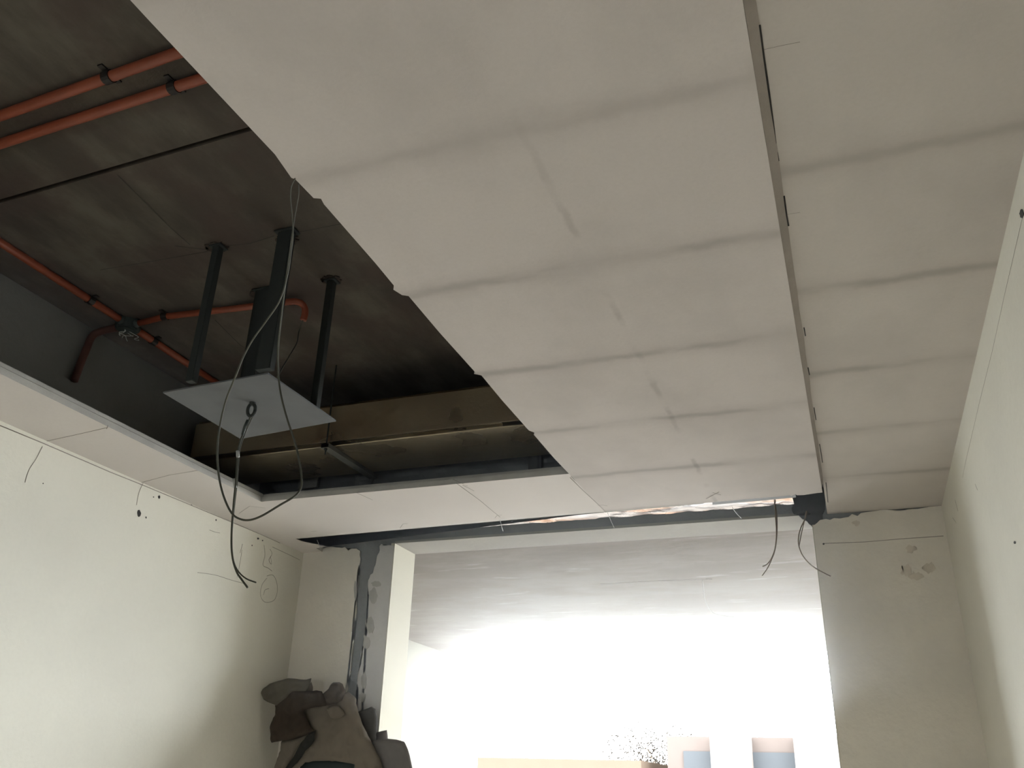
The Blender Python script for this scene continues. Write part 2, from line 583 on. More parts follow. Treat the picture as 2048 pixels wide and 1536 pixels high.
# black patch painting the dark of a hole at the slot's right end
hole = [Pw(*q) for q in [(1583, 1016), (1586, 996), (1592, 975), (1655, 975), (1652, 1000), (1648, 1022), (1643, 1034), (1646, 1044), (1636, 1048), (1630, 1056), (1622, 1050), (1614, 1042), (1604, 1037), (1596, 1030), (1588, 1029)]]
bm = bmesh.new()
prism(bm, ragged(hole, .012, .003, 31), YW + .002, YW + .016, 'y')
obj('hole_dark_patch', bm, M['crack'], wall_far)

# faint damp stains in the plaster
for i, (cx_, cy_, rx_, ry_) in enumerate([(1812, 1140, 14, 12), (1832, 1152, 16, 9), (1858, 1136, 12, 11), (1822, 1098, 10, 8), (1712, 1046, 9, 6)]):
    rnd = random.Random(60 + i)
    o2 = [Pw(cx_ + rx_ * math.cos(a) * rnd.uniform(.6, 1.25), cy_ + ry_ * math.sin(a) * rnd.uniform(.6, 1.25), YW) for a in [k * math.pi / 13 for k in range(26)]]
    o2 = [(max(XL + .002, q[0]), q[1]) for q in o2]
    bm = bmesh.new()
    prism(bm, o2, YW - .0005, YW + .001, 'y')
    obj('damp_stain', bm, M['damp'], wall_far)

# reveal and head of the opening
bm = bmesh.new()
add_box(bm, XJ - .02, XJ + .004, YW + .001, YW2 + .006, 0, ZH, 0)
obj('opening_lining', bm, M['jamb'], wall_far)
bm = bmesh.new()
add_box(bm, XJR - .004, XJR + .02, YW + .001, YW2 + .006, 0, ZH - .055, 0)
obj('opening_lining', bm, M['jamb'], wall_far)
bm = bmesh.new()
add_box(bm, XJ + .004, XJR - .004, YW + .002, YW2 + .004, ZH - .003, ZH + .012, 0)
obj('opening_soffit', bm, M['soffit'], wall_far)

# ------------------------------------------------------------------ lower board ceiling with the rectangular well
T = 0.026
OX0, OX1, OY0, OY1 = -2.747, -1.104, -0.4, 3.606
SX = -0.045
SY = lambda x: 4.178 - (x + 0.06) * 0.040       # near edge of the slot along the far wall


def notch_edge():
    """Right-hand edge of the well: nearly straight with small broken notches at the joints."""
    e = [(OX1, OY0), (OX1, 0.9), (-1.10, 1.30), (-1.112, 1.385), (-1.106, 1.392), (-1.104, 1.47), (-1.088, 1.478), (-1.093, 1.50), (-1.100, 1.78),
         (-1.106, 1.90), (-1.118, 1.92), (-1.108, 1.955), (-1.092, 1.966), (-1.10, 2.2), (-1.103, 2.50), (-1.112, 2.512), (-1.092, 2.530), (-1.10, 2.75),
         (-1.104, 3.06), (-1.090, 3.09), (-1.100, 3.11), (-1.106, 3.4), (OX1, OY1)]
    return e


bm = bmesh.new()
right = notch_edge() + [(OX1, SY(OX1)), (-0.30, SY(-.30)), (-0.19, SY(-.19)), (-0.186, SY(-.186) + .012), (-0.165, SY(-.165) - .012), (-0.160, SY(-.16) + .006),
                        (-0.13, SY(-.13) + .012), (-0.066, SY(-.066) - .002)]
right += [(SX, SY(SX) - .002), (SX, YB), (OX1, YB)]
prism(bm, right, ZC, ZC + T, 'z', 0, 1)
prism(bm, [(XL, YB), (OX0, YB), (OX0, OY1), (XL, OY1)], ZC, ZC + T, 'z', 2, 1)
prism(bm, [(OX0, YB), (OX1, YB), (OX1, OY0), (OX0, OY0)], ZC, ZC + T, 'z', 2, 1)
prism(bm, [(XL, OY1), (OX1, OY1), (OX1, SY(OX1)), (-2.985, SY(-2.985)), (-2.985, 4.35), (-2.90, 4.50), (-2.99, 4.52), (-3.0, YW), (XL, YW)], ZC, ZC + T, 'z', 2, 1)
ceil_low = struct(obj('ceiling', bm, [M['boards'], M['edge'], M['boards_plain']]))

# slim square trim on top of the well's left and far edges
bm = bmesh.new()
add_box(bm, OX0 - .045, OX0 - .006, OY0, OY1 + .02, ZC + T, ZC + T + .022, 0, .004)
struct(obj('trim_1', bm, M['edge']))
bm = bmesh.new()
add_box(bm, OX0 - .045, OX1, OY1 + .022, OY1 + .05, ZC + T, ZC + T + .022, 0, .004)
struct(obj('trim_2', bm, M['edge']))

# right-hand ceiling, a little higher, with the darker sloped fillet of the step
bm = bmesh.new()
prism(bm, [(-0.022, YB), (XR, YB), (XR, YW + .01), (-0.040, YW + .01), (-0.030, 3.0)], ZC + .022, ZC + .05, 'z', 0, 0)
ceil_right = struct(obj('ceiling', bm, M['boards_right']))
bm = bmesh.new()
n = 60
prev = None
rnd = random.Random(7)
for i in range(n + 1):
    y = YB + (4.10 - YB) * i / n
    w = -0.024 - 0.012 * max(0, (y - 2) / 2.2) + rnd.uniform(-.0015, .0015)
    a = bm.verts.new((SX + rnd.uniform(-.001, .001), y, ZC + .0015))
    b = bm.verts.new((w, y, ZC + .021))
    c = bm.verts.new((w, y, ZC + .03))
    d = bm.verts.new((SX, y, ZC + .03))
    if prev:
        for q in range(4):
            bm.faces.new((prev[q], prev[(q + 1) % 4], (a, b, c, d)[(q + 1) % 4], (a, b, c, d)[q]))
    else:
        bm.faces.new((a, b, c, d))
    prev = (a, b, c, d)
bm.faces.new(prev[::-1])
struct(obj('trim_3', bm, M['fillet']))


# ---- joint lines, cracks and pencil marks: thin raised strips lying on their surface
def mark_on(name, pts, axis, val, w, mat, parent, smooth=True):
    pp = [P(x, y, axis, val) for x, y in pts]
    if smooth and len(pp) > 2:
        pp = catmull(pp, 5)
    return tube_obj(name, pp, w, mat, parent, 5, ('xyz'.index(axis), 0.35))


zl = 1.2995
for s in ([(1000, 1034), (985, 1022), (960, 1001), (912, 966)], [(1212, 1024), (1190, 1003), (1165, 980), (1140, 955)],
          [(90, 883), (150, 870), (216, 855)], [(283, 965), (340, 950), (395, 941)]):
    mark_on('joint_line', s, 'z', zl, 0.0016, M['crack_soft'], ceil_low, False)
for s in ([(1142, 953), (1150, 961)], [(216, 851), (213, 858)], [(1176, 990), (1180, 994)], [(905, 958), (935, 972)], [(712, 985), (745, 1000)],
          [(925, 970), (948, 982)], [(1412, 998), (1438, 984)], [(1425, 985), (1442, 990)]):
    mark_on('joint_nick', s, 'z', zl, 0.0013, M['pencil'], ceil_low, False)
for s in ([(800, 1056), (806, 1048), (815, 1047)], [(990, 1036), (994, 1031), (1004, 1030)], [(1195, 1011), (1205, 1010), (1215, 1012)], [(622, 1063), (634, 1062)],
          [(478, 1027), (500, 1012), (530, 1016)]):
    mark_on('pencil_line', s, 'z', zl, 0.0010, M['pencil'], ceil_low, False)
# broken seam beside the step
for s in ([(1519, 50), (1527, 110), (1538, 185), (1546, 245), (1552, 295), (1557, 322)], [(1568, 392), (1573, 430), (1577, 452)]):
    mark_on('joint_line', s, 'z', 1.3205, 0.0022, M['crack'], ceil_right, False)
for s in ([(1608, 655), (1611, 672)], [(1616, 735), (1619, 750)], [(1628, 815), (1632, 840)], [(1639, 888), (1642, 905), (1645, 925)], [(1652, 965), (1656, 1005)]):
    mark_on('joint_line', s, 'z', 1.3205, 0.0016, M['crack'], ceil_right, False)
mark_on('joint_line', [(1500, 105), (1525, 100), (1560, 92), (1600, 84)], 'z', 1.3205, 0.0005, M['crack_soft'], ceil_right, False)
mark_on('joint_line', [(1555, 432), (1580, 428), (1600, 425)], 'z', 1.3205, 0.0005, M['crack_soft'], ceil_right, False)

# left wall: shrinkage line under the boards, pencil scribbles, chips
xl = XL + 0.0008
mark_on('joint_line', [(0, 851), (85, 886), (220, 944), (285, 970), (400, 1018), (520, 1068), (560, 1086)], 'x', xl, 0.0022, M['crack_soft'], wall_left, False)
for s in ([(395, 1145), (430, 1150), (462, 1160), (492, 1168)], [(484, 1100), (480, 1125), (474, 1155)], [(85, 893), (72, 918), (58, 940), (50, 965)], [(287, 965), (278, 985), (273, 1010)],
          [(419, 1060), (430, 1064), (440, 1066)], [(528, 1090), (530, 1110), (526, 1130), (536, 1136), (544, 1142)], [(540, 1098), (544, 1108), (538, 1120), (543, 1128), (541, 1112)],
          [(534, 1152), (545, 1150), (552, 1160), (555, 1180), (550, 1198), (540, 1204), (528, 1203), (521, 1190), (524, 1170), (534, 1156)],
          [(527, 1190), (530, 1180), (538, 1177)], [(545, 1094), (575, 1108), (600, 1120)], [(480, 1106), (485, 1088)]):
    mark_on('pencil_line', s, 'x', xl, 0.0013, M['pencil'], wall_left)


def chip(px, py, rx, ry, axis, val, parent, seed=0):
    rnd = random.Random(seed)
    bm = bmesh.new()
    c = [P(px + rx * math.cos(a) * rnd.uniform(.8, 1.15), py + ry * math.sin(a) * rnd.uniform(.8, 1.15), axis, val) for a in [k * math.pi / 7 for k in range(14)]]
    i = 'xyz'.index(axis)
    o2 = [tuple(v for j, v in enumerate(q) if j != i) for q in c]
    off = {'x': 0, 'y': 0, 'z': EYE}[axis]
    prism(bm, o2, val + off - .0012, val + off + .0012, axis)
    return obj('plaster_chip', bm, M['crack'], parent)


for i, (a, b, rx, ry) in enumerate([(278, 1027, 3.5, 7), (292, 1035, 1.3, 2), (318, 994, 2, 3.5), (307, 994, 1, 1.2), (86, 967, 1, 1.3), (516, 1077, 2, 2), (525, 1081, 1.2, 1.2),
                                   (432, 1040, 1.2, 2), (504, 1091, 1, 1.5), (383, 1010, 1, 1)]):
    chip(a, b, rx, ry, 'x', XL, wall_left, i)
chip(2044, 427, 4, 9, 'x', XR, wall_right, 20)
chip(2030, 1085, 2, 3, 'x', XR, wall_right, 21)
mark_on('joint_line', [(2046, 430), (2010, 585), (1985, 700), (1960, 800), (1932, 920), (1925, 955)], 'x', XR - .0008, 0.0007, M['crack_soft'], wall_right, False)
for s in ([(1910, 1000), (1916, 1022)], [(1905, 1035), (1912, 1045)], [(1950, 968), (1955, 980)]):
    mark_on('scratch_line', s, 'x', XR - .0008, 0.0012, M['pencil'], wall_right, False)
mark_on('joint_line', [(1648, 1087), (1730, 1084), (1800, 1078), (1887, 1072)], 'y', YW - .0005, 0.0016, M['crack_soft'], wall_far, False)
chip(1647, 1088, 2, 2, 'y', YW, wall_far, 23)
# hairline cracks in the slab
for s in ([(350, 492), (420, 500)], [(452, 492), (500, 487), (548, 472)], [(590, 466), (640, 456), (700, 444)], [(200, 540), (290, 525), (415, 503)],
          [(235, 350), (290, 405), (340, 455), (380, 490)], [(430, 640), (480, 690), (560, 740)]):
    mark_on('crack_line', s, 'z', 1.8875, 0.0011, M['crack'], slab, False)
# rust-dark halos round the hanger feet
for i, (a, b) in enumerate([(433, 495), (663, 560), (520, 588), (575, 480)]):
    q = P(a, b, 'z', 1.888)
    rnd = random.Random(i + 40)
    bm = bmesh.new()
    o2 = [(q.x + math.cos(t) * rnd.uniform(.03, .055), q.y + math.sin(t) * rnd.uniform(.022, .04)) for t in [k * math.pi / 14 for k in range(28)]]
    prism(bm, o2, ZS - .0008, ZS + .006, 'z')
    obj('weld_stain', bm, M['stain'], slab)

# ------------------------------------------------------------------ far room shell
bm = bmesh.new()
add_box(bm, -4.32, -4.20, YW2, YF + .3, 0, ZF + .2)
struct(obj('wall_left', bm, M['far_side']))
bm = bmesh.new()
add_box(bm, 4.0, 4.12, YW2, YF + .3, 0, ZF + .2)
struct(obj('wall_right', bm, M['wall_cream']))
bm = bmesh.new()
add_box(bm, -4.32, XL - .121, YW2 - .1, YW2, 0, ZF + .2)
add_box(bm, XR + .121, 4.12, YW2 - .1, YW2, 0, ZF + .2)
struct(obj('wall_inner', bm, M['wall_cream']))
bm = bmesh.new()
add_box(bm, -4.32, 4.12, YW2 + .0045, YF + .25, ZF, ZF + .2)
far_ceil = struct(obj('ceiling', bm, M['far_ceiling']))
for s in ([(1405, 1160), (1408, 1185), (1412, 1205), (1425, 1225), (1450, 1232), (1468, 1234)], ):
    mark_on('pencil_line', s, 'z', 1.3445, 0.004, M['pencil'], far_ceil)
mark_on('joint_line', [(1200, 1168), (1300, 1163), (1410, 1158)], 'z', 1.3445, 0.003, M['crack_soft'], far_ceil, False)
mark_on('scratch_line', [(1412, 1158), (1424, 1158)], 'z', 1.3445, 0.006, M['pencil'], far_ceil, False)

# ------------------------------------------------------------------ conduits on the slab
ZP = ZS - 0.0165


def conduit(pts, label, clips, r=0.0165, mat='conduit', caps=True):
    """pts: world centre line. clips: positions (point, direction) of saddle clips."""
    root = empty('conduit', pts[0], label, 'conduit', 'conduits on the slab')
    tube_obj('pipe', pts, r, M[mat], root, 14)
    for p, d in clips:
        d = Vector(d).normalized()
        bm = bmesh.new()
        side = Vector((-d.y, d.x, 0))
        a_, b_ = min(zip(pts[:-1], pts[1:]), key=lambda ab: (p - (ab[0] + (ab[1] - ab[0]) * max(0, min(1, (p - ab[0]).dot(ab[1] - ab[0]) / (ab[1] - ab[0]).length_squared)))).length)
        p = a_ + (b_ - a_) * ((p - a_).dot(b_ - a_) / (b_ - a_).length_squared)
        add_tube(bm, [p - d * .014, p + d * .014], r + .0035, 14)
        # saddle feet
        for s in (-1, 1):
            c = p + side * s * (r + .011) + Vector((0, 0, r - .003))
            vv = bmesh.ops.create_cube(bm, size=1)['verts']
            for v in vv:
                l = v.co.copy()
                v.co = c + side * l.x * .022 + d * l.y * .018 + Vector((0, 0, l.z * .005))
        obj('saddle_clip', bm, M['clip'], root)
        return root


def line(a, b, n=2):
    return [a + (b - a) * i / (n - 1) for i in range(n)]


zp = ZP - EYE
a0, a1 = P(0, 232, 'z', zp), P(345, 109, 'z', zp)
d = (a1 - a0)
ca = P(220, 157, 'z', zp)
conduit([a0 - d * .5, a0, a1, a1 + d * .9], 'orange conduit nearest the top corner, the further left of two across the slab', [(ca, d)])
b0, b1 = P(0, 288, 'z', zp), P(395, 160, 'z', zp)
d = (b1 - b0)
cb = P(350, 177, 'z', zp)
conduit([b0 - d * .3, b0, b1, b1 + d * .8], 'orange conduit across the slab, the lower of the parallel pair', [(cb, d)])
XP = -2.915
jb = P(240, 652, 'z', zp)
c1 = P(172, 602, 'z', zp)
conduit([Vector((XP, 0.2, ZP)), Vector((XP, jb.y - .045, ZP))], 'orange conduit along the left side of the well, ending at the junction box',
        [(Vector((XP, c1.y, ZP)), (0, 1, 0)), (Vector((XP, 1.5, ZP)), (0, 1, 0))])
c2 = P(300, 683, 'z', zp)
conduit([Vector((XP, jb.y + .045, ZP)), Vector((XP - .02, 3.6, ZP))], 'orange conduit running on from the junction box behind the steel plate',
        [(Vector((XP, c2.y, ZP)), (0, 1, 0))])
e_pts = [Vector((XP + .060, jb.y + .005, ZP))]
e_pts += [P(330, 633, 'z', zp), P(470, 617, 'z', zp), P(575, 604, 'z', zp)]
q0 = e_pts[-1]
e_pts += [q0 + Vector((.035, .004, -.001)), q0 + Vector((.062, .014, -.010)), q0 + Vector((.075, .025, -.030)), q0 + Vector((.076, .030, -.058)), q0 + Vector((.070, .032, -.085))]
conduit(e_pts[:4] + catmull(e_pts[3:], 4)[1:], 'orange conduit from the junction box with a bent down end beside the black hangers', [(P(330, 633, 'z', zp), e_pts[2] - e_pts[1])], 0.0145)
ELBOW = e_pts[-1]
f_pts = [Vector((XP - .060, jb.y + .01, ZP)), P(205, 662, 'z', zp), P(185, 672, 'x', XL + .02) + Vector((0, 0, 0)), P(172, 700, 'x', XL + .018), P(160, 730, 'x', XL + .018), P(148, 762, 'x', XL + .018)]
root = empty('flexible_conduit', f_pts[0], 'dark dusty flexible conduit bending down the bare left wall of the well', 'conduit')
bm = bmesh.new()
fp = catmull(f_pts, 14)
add_tube(bm, fp, [0.016 + (0.002 if i % 2 else 0) for i in range(len(fp))], 12)
obj('corrugated_pipe', bm, M['conduit_dirty'], root, True)

# junction box with loose wire ends
jb_root = empty('junction_box', (XP, jb.y, ZS), 'black round junction box with loose wires on the slab', 'junction box')
bm = bmesh.new()
seg = 24
bmesh.ops.create_cone(bm, cap_ends=True, segments=seg, radius1=.045, radius2=.045, depth=.045, matrix=Matrix.Translation((XP, jb.y, ZS - .0225)))
bmesh.ops.create_cone(bm, cap_ends=True, segments=seg, radius1=.036, radius2=.030, depth=.004, matrix=Matrix.Translation((XP, jb.y, ZS - .047)))
obj('box_body', bm, M['box'], jb_root)
for (dx, dy) in ((1, 0), (-1, 0), (0, 1), (0, -1)):
    bm = bmesh.new()
    c = Vector((XP + dx * .046, jb.y + dy * .046, ZP))
    add_tube(bm, [c - Vector((dx, dy, 0)) * .01, c + Vector((dx, dy, 0)) * .012], .021, 14)
    obj('box_spout', bm, M['box'], jb_root, True)
rnd = random.Random(5)
for i in range(4):
    p = Vector((XP + rnd.uniform(-.02, .02), jb.y + rnd.uniform(-.02, .02), ZS - .048))
    ps = [p]
    for k in range(5):
        p = p + Vector((rnd.uniform(-.022, .022), rnd.uniform(-.022, .022), -.007))
        ps.append(p)
    tube_obj('wire_end', catmull(ps, 5), .0013, M['ferrule'], jb_root, 6)

# ------------------------------------------------------------------ hanging steel frame with plate
fr = empty('hanging_steel_frame', (-2.07, 2.52, ZC), 'black steel hangers dropping from the slab to a grey square plate with a ring', 'steel frame')
ZPL = EYE + 1.300
k_pl = 1.300
corners = [P(326, 786, 'z', k_pl), P(536, 748, 'z', k_pl), P(672, 843, 'z', k_pl), P(481, 878, 'z', k_pl)]
bm = bmesh.new()
prism(bm, [(c.x, c.y) for c in corners], ZPL, ZPL + .006)
obj('plate', bm, M['plate'], fr)


def post(x, y, wx, wy, z1=ZS, angle=False):
    bm = bmesh.new()
    if angle:      # rolled angle section
        t = .005
        prism(bm, [(x - wx / 2, y - wy / 2), (x + wx / 2, y - wy / 2), (x + wx / 2, y - wy / 2 + t), (x - wx / 2 + t, y - wy / 2 + t), (x - wx / 2 + t, y + wy / 2), (x - wx / 2, y + wy / 2)],
              ZPL + .006, z1)
    else:
        add_box(bm, x - wx / 2, x + wx / 2, y - wy / 2, y + wy / 2, ZPL + .006, z1, 0, .002)
    o = obj('hanger', bm, M['black_steel'], fr)
    b2 = bmesh.new()
    add_box(b2, x - wx / 2 - .012, x + wx / 2 + .012, y - wy / 2 - .010, y + wy / 2 + .010, z1 - .006, z1 - .0005, 0, .001)
    obj('foot_plate', b2, M['black_steel'], o)


post(-2.130, 2.290, .032, .030)
post(-1.836, 2.648, .030, .030)
post(-2.150, 2.640, .070, .060, ZS, False)
post(-1.812, 2.285, .062, .030, ZS, False)
# ring under the plate
rc = P(503, 820, 'z', 1.270)
bm = bmesh.new()
ringp = [rc + Vector((math.cos(t) * .013, math.cos(t) * .005, math.sin(t) * .025 - .0)) for t in [i * 2 * math.pi / 20 for i in range(20)]]
ringp.append(ringp[0])
add_tube(bm, ringp, .0068, 10)
obj('ring', bm, M['black_steel'], fr, True)
bm = bmesh.new()
bmesh.ops.create_cone(bm, cap_ends=True, segments=12, radius1=.010, radius2=.013, depth=.012, matrix=Matrix.Translation((rc.x, rc.y, ZPL - .005)))
obj('ring_boss', bm, M['black_steel'], fr)

# ------------------------------------------------------------------ hanging cables
def path(pts):
    """(px, py, y-distance) list to world points."""
    return [P(a, b, 'y', c) for a, b, c in pts]


e0 = P(587, 357, 'z', 1.300)
lp = [(590, 357, e0.y + .0), (583, 372, 1.42), (581, 395, 1.46), (584, 430, 1.52), (586, 470, 1.58), (582, 505, 1.66), (576, 545, 1.74), (560, 600, 1.86), (530, 645, 1.96),
      (505, 680, 2.02), (486, 715, 2.08), (470, 755, 2.12), (452, 800, 2.16), (440, 850, 2.20), (435, 890, 2.22), (435, 925, 2.24), (440, 965, 2.26), (450, 1000, 2.27),
      (464, 1027, 2.28), (480, 1038, 2.29), (500, 1040, 2.30), (525, 1031, 2.32), (560, 1010, 2.34), (590, 992, 2.36), (602, 975, 2.37), (603, 955, 2.37), (598, 920, 2.37),
      (590, 885, 2.36), (575, 840, 2.34), (563, 795, 2.32), (557, 752, 2.30), (556, 700, 2.22), (562, 640, 2.06), (568, 590, 1.92), (576, 530, 1.76), (583, 480, 1.64),
      (590, 430, 1.55), (597, 390, 1.47), (597, 366, 1.42)]
lpts = catmull(path(lp), 5)
lr = []
for i, q in enumerate(lpts):
    lr.append(0.0016 + 0.0019 * max(0.0, min(1.0, (q.y - 1.5) / 0.75)))
o = tube_obj('looped_cable', lpts, lr, M['cable'], None, 8)
tag(o, 'long grey cable looping down from the well edge past the steel plate', 'cable')
wl = [ELBOW, P(598, 662, 'y', 2.80), P(594, 685, 'y', 2.74), P(581, 708, 'y', 2.62), P(568, 730, 'y', 2.45), P(557, 750, 'y', 2.33), P(554, 756, 'y', 2.31)]
o = tube_obj('thin_wire', catmull(wl, 5), .0026, M['cable'], None, 6)
tag(o, 'thin dark wire from the bent orange conduit end down to the looped cable', 'wire')
ry = rc.y
hang = empty('hanging_cable', P(503, 838, 'y', ry), 'grey cable hung from the ring under the steel plate with a split end', 'cable')
hp = [(502, 832, ry), (495, 848, ry), (486, 868, ry), (478, 892, ry), (475, 915, ry), (472, 960, ry - .005), (468, 1000, ry - .01), (464, 1050, ry - .01), (463, 1090, ry - .01),
      (466, 1120, ry - .01), (474, 1145, ry - .01), (484, 1160, ry - .01), (495, 1175, ry - .01)]
tube_obj('strand', catmull(path(hp), 5), .0036, M['cable'], hang, 8)
hp2 = [(505, 834, ry + .01), (497, 850, ry + .012), (488, 872, ry + .01), (480, 896, ry + .01), (477, 925, ry + .01), (474, 965, ry), (469, 1010, ry), (464, 1060, ry), (463, 1095, ry), (467, 1122, ry), (476, 1142, ry), (492, 1157, ry), (512, 1165, ry)]
tube_obj('strand', catmull(path(hp2), 5), .0026, M['cable'], hang, 8)
for a, b, c, dd in ((475, 902, 476, 914), (468, 958, 471, 976)):
    tube_obj('ferrule', [P(a, b, 'y', ry - .004), P(c, dd, 'y', ry - .004)], .0062, M['ferrule'], hang, 8)
tube_obj('sleeve', path([(496, 840, ry - .004), (489, 855, ry - .004), (485, 870, ry - .004)]), .0055, M['box'], hang, 8)

yc = 4.46
c = empty('ceiling_cable', P(1552, 1020, 'y', yc), 'brown cable hanging from the wall slot, the straighter left one with a frayed fork', 'cable', 'brown cables at the slot')
cp = [(1549, 1003, yc), (1551, 1030, yc), (1553, 1060, yc), (1552, 1085, yc), (1548, 1105, yc), (1540, 1122, yc), (1532, 1130, yc), (1525, 1133, yc)]
tube_obj('strand', catmull(path(cp), 6), .0032, M['cable_brown'], c, 8)
cp = [(1551, 1010, yc + .01), (1554, 1035, yc), (1554, 1070, yc), (1550, 1100, yc), (1543, 1120, yc), (1534, 1138, yc), (1524, 1152, yc)]
tube_obj('strand', catmull(path(cp), 6), .0022, M['cable_brown'], c, 8)
c = empty('ceiling_cable', P(1612, 1034, 'y', yc), 'brown cable curving out from the broken black hole at the slot end', 'cable', 'brown cables at the slot')
cp = [(1614, 1022, yc), (1610, 1038, yc), (1602, 1055, yc), (1597, 1075, yc), (1598, 1093, yc), (1606, 1112, yc), (1622, 1130, yc), (1642, 1143, yc), (1662, 1153, yc)]
tube_obj('strand', catmull(path(cp), 6), .0030, M['cable_brown'], c, 8)
cp = [(1612, 1022, yc + .01), (1609, 1040, yc + .01), (1604, 1062, yc + .01), (1600, 1082, yc + .01), (1598, 1095, yc + .005)]
tube_obj('strand', catmull(path(cp), 6), .0022, M['cable_brown'], c, 8)
# pale string ties dangling in the slot
for i, (s, lab) in enumerate((([(632, 1063, 4.27), (633, 1075, 4.33), (637, 1088, 4.38), (641, 1098, 4.40)], 'pale thread hanging in the slot near the left wall'),
          ([(1000, 1040, 4.22), (1003, 1052, 4.3), (1006, 1062, 4.36)], 'pale thread hanging in the slot below the first board joint'),
          ([(1213, 1020, 4.20), (1220, 1038, 4.3), (1228, 1055, 4.38)], 'pale thread hanging in the slot below the second board joint'),
          ([(1464, 1014, 4.2), (1472, 1026, 4.3), (1482, 1036, 4.38)], 'pale thread hanging in the slot left of the straight brown cable'))):
    o = tube_obj('thread', catmull(path(s), 4), .0013, M['ferrule'], None, 5)
    tag(o, lab, 'thread', 'pale threads in the slot')

# ------------------------------------------------------------------ ducts
D0, D1, DZ0, DZ1 = 3.375, 3.80, EYE + 1.470, EYE + 1.690
DXL, DXR = -3.05, 0.35
duct = empty('air_duct', (-1.3, 3.58, DZ0), 'silvery rectangular air duct crossing above the far end of the well', 'duct')
bm = bmesh.new()
add_box(bm, DXL, DXR, D0, D1, DZ0, DZ1)
es = [e for e in bm.edges if abs((e.verts[0].co - e.verts[1].co).x) > 1]
bmesh.ops.bevel(bm, geom=es, offset=.020, segments=6, affect='EDGES')
db = obj('duct_body', bm, M['duct'], duct, True)
wnm = db.modifiers.new('weighted_normals', 'WEIGHTED_NORMAL')
wnm.mode = 'FACE_AREA'
wnm.weight = 100
for x in (-2.235, -0.75):
    bm = bmesh.new()
    y0, y1, z = 3.345, 3.83, DZ0 - .022
    w = .021
    prism(bm, [(x - w, z), (x + w, z), (x + w, z + .021), (x + w - .003, z + .021), (x + w - .003, z + .003), (x - w + .003, z + .003), (x - w + .003, z + .021), (x - w, z + .021)], y0, y1, 'y')
    s = obj('support_channel', bm, M['strap'], duct)
    for y in (y0 + .012, y1 - .012):
        bm = bmesh.new()
        add_tube(bm, [(x, y, z - .03), (x, y, ZS)], .004, 8)
        add_tube(bm, [(x, y, z - .009), (x, y, z - .001)], .008, 6)
        obj('threaded_rod', bm, M['black_steel'], duct)


def foil_box(name, x0, x1, y0, y1, z0, z1, mat, parent, amp, nx, seed, faces_mats=None):
    """A wrapped, crumpled rectangular tube."""
    bm = bmesh.new()
    prof = []
    ny, nz = 12, 10
    for i in range(ny):
        prof.append((y0 + (y1 - y0) * i / ny, z0))
    for i in range(nz):
        prof.append((y1, z0 + (z1 - z0) * i / nz))
    for i in range(ny):
        prof.append((y1 - (y1 - y0) * i / ny, z1))
    for i in range(nz):
        prof.append((y0, z1 - (z1 - z0) * i / nz))
    rings = []
    cy, cz = (y0 + y1) / 2, (z0 + z1) / 2
    for k in range(nx + 1):
        x = x0 + (x1 - x0) * k / nx
        ring = []
        for (y, z) in prof:
            nv = noise.noise(Vector((x * 9 + seed, y * 26, z * 26))) + .5 * noise.noise(Vector((x * 24, y * 60 + seed, z * 60)))
            dv = Vector((0, y - cy, z - cz)).normalized()
            ring.append(bm.verts.new(Vector((x, y, z)) + dv * nv * amp + Vector((nv * amp * .3, 0, 0))))
        rings.append(ring)
    m = len(prof)
    for k in range(nx):
        for j in range(m):
            bm.faces.new((rings[k][j], rings[k][(j + 1) % m], rings[k + 1][(j + 1) % m], rings[k + 1][j]))
    bm.faces.new(rings[0])
    bm.faces.new(rings[-1][::-1])
    return obj(name, bm, mat, parent)


fd = empty('foil_wrapped_duct', (-1.3, 4.2, EYE + 1.34), 'crumpled foil wrapped duct seen in the slot above the far wall opening', 'duct')
foil_box('foil_wrap', -2.40, -0.19, 4.10, 4.50, EYE + 1.352, EYE + 1.62, M['foil'], fd, .008, 190, 3)
foil_box('dusty_wrap', -3.02, -0.42, 3.93, 4.08, EYE + 1.345, EYE + 1.63, M['foil_dull'], fd, .006, 110, 11)
# timber post and board scrap seen behind the duct
bm = bmesh.new()
add_box(bm, -1.385, -1.335, 3.84, 3.90, ZC + T + .001, ZS, 0, .002)
tag(obj('timber_post', bm, M['black_steel']), 'dark upright post behind the duct at the right end of the well', 'post')
bm = bmesh.new()
q = [P(602, 938, 'y', 3.90), P(640, 934, 'y', 3.90), P(634, 974, 'y', 3.90), P(596, 979, 'y', 3.90)]
prism(bm, [(v.x, v.z) for v in q], 3.895, 3.91, 'y')
tag(obj('board_offcut', bm, M['concrete_cavity']), 'small grey board offcut behind the far edge of the well', 'board')

# metal edge strips of the slot
bm = bmesh.new()
prism(bm, [(-2.90, SY(-2.9)), (-0.60, SY(-.6)), (-0.60, SY(-.6) + .012), (-2.90, SY(-2.9) + .03)], ZC + .0005, ZC + .004, 'z')
struct(obj('trim_4', bm, M['edge']))
bm = bmesh.new()
q = [P(1425, 1002, 'z', 1.306), P(1590, 985, 'z', 1.306), P(1592, 995, 'z', 1.306), P(1425, 1010, 'z', 1.306)]
prism(bm, [(v.x, v.y) for v in q], EYE + 1.306, EYE + 1.318, 'z')
tag(obj('edge_strip', bm, M['strap']), 'short grey brown strip lying over the right end of the slot', 'strip')

# ------------------------------------------------------------------ pile on a covered stack in the corner
YP = 4.32


def inside(p, poly):
    c = False
    n = len(poly)
    for i in range(n):
        a, b = poly[i], poly[(i + 1) % n]
        if (a[1] > p[1]) != (b[1] > p[1]) and p[0] < (b[0] - a[0]) * (p[1] - a[1]) / (b[1] - a[1]) + a[0]:
            c = not c
    return c


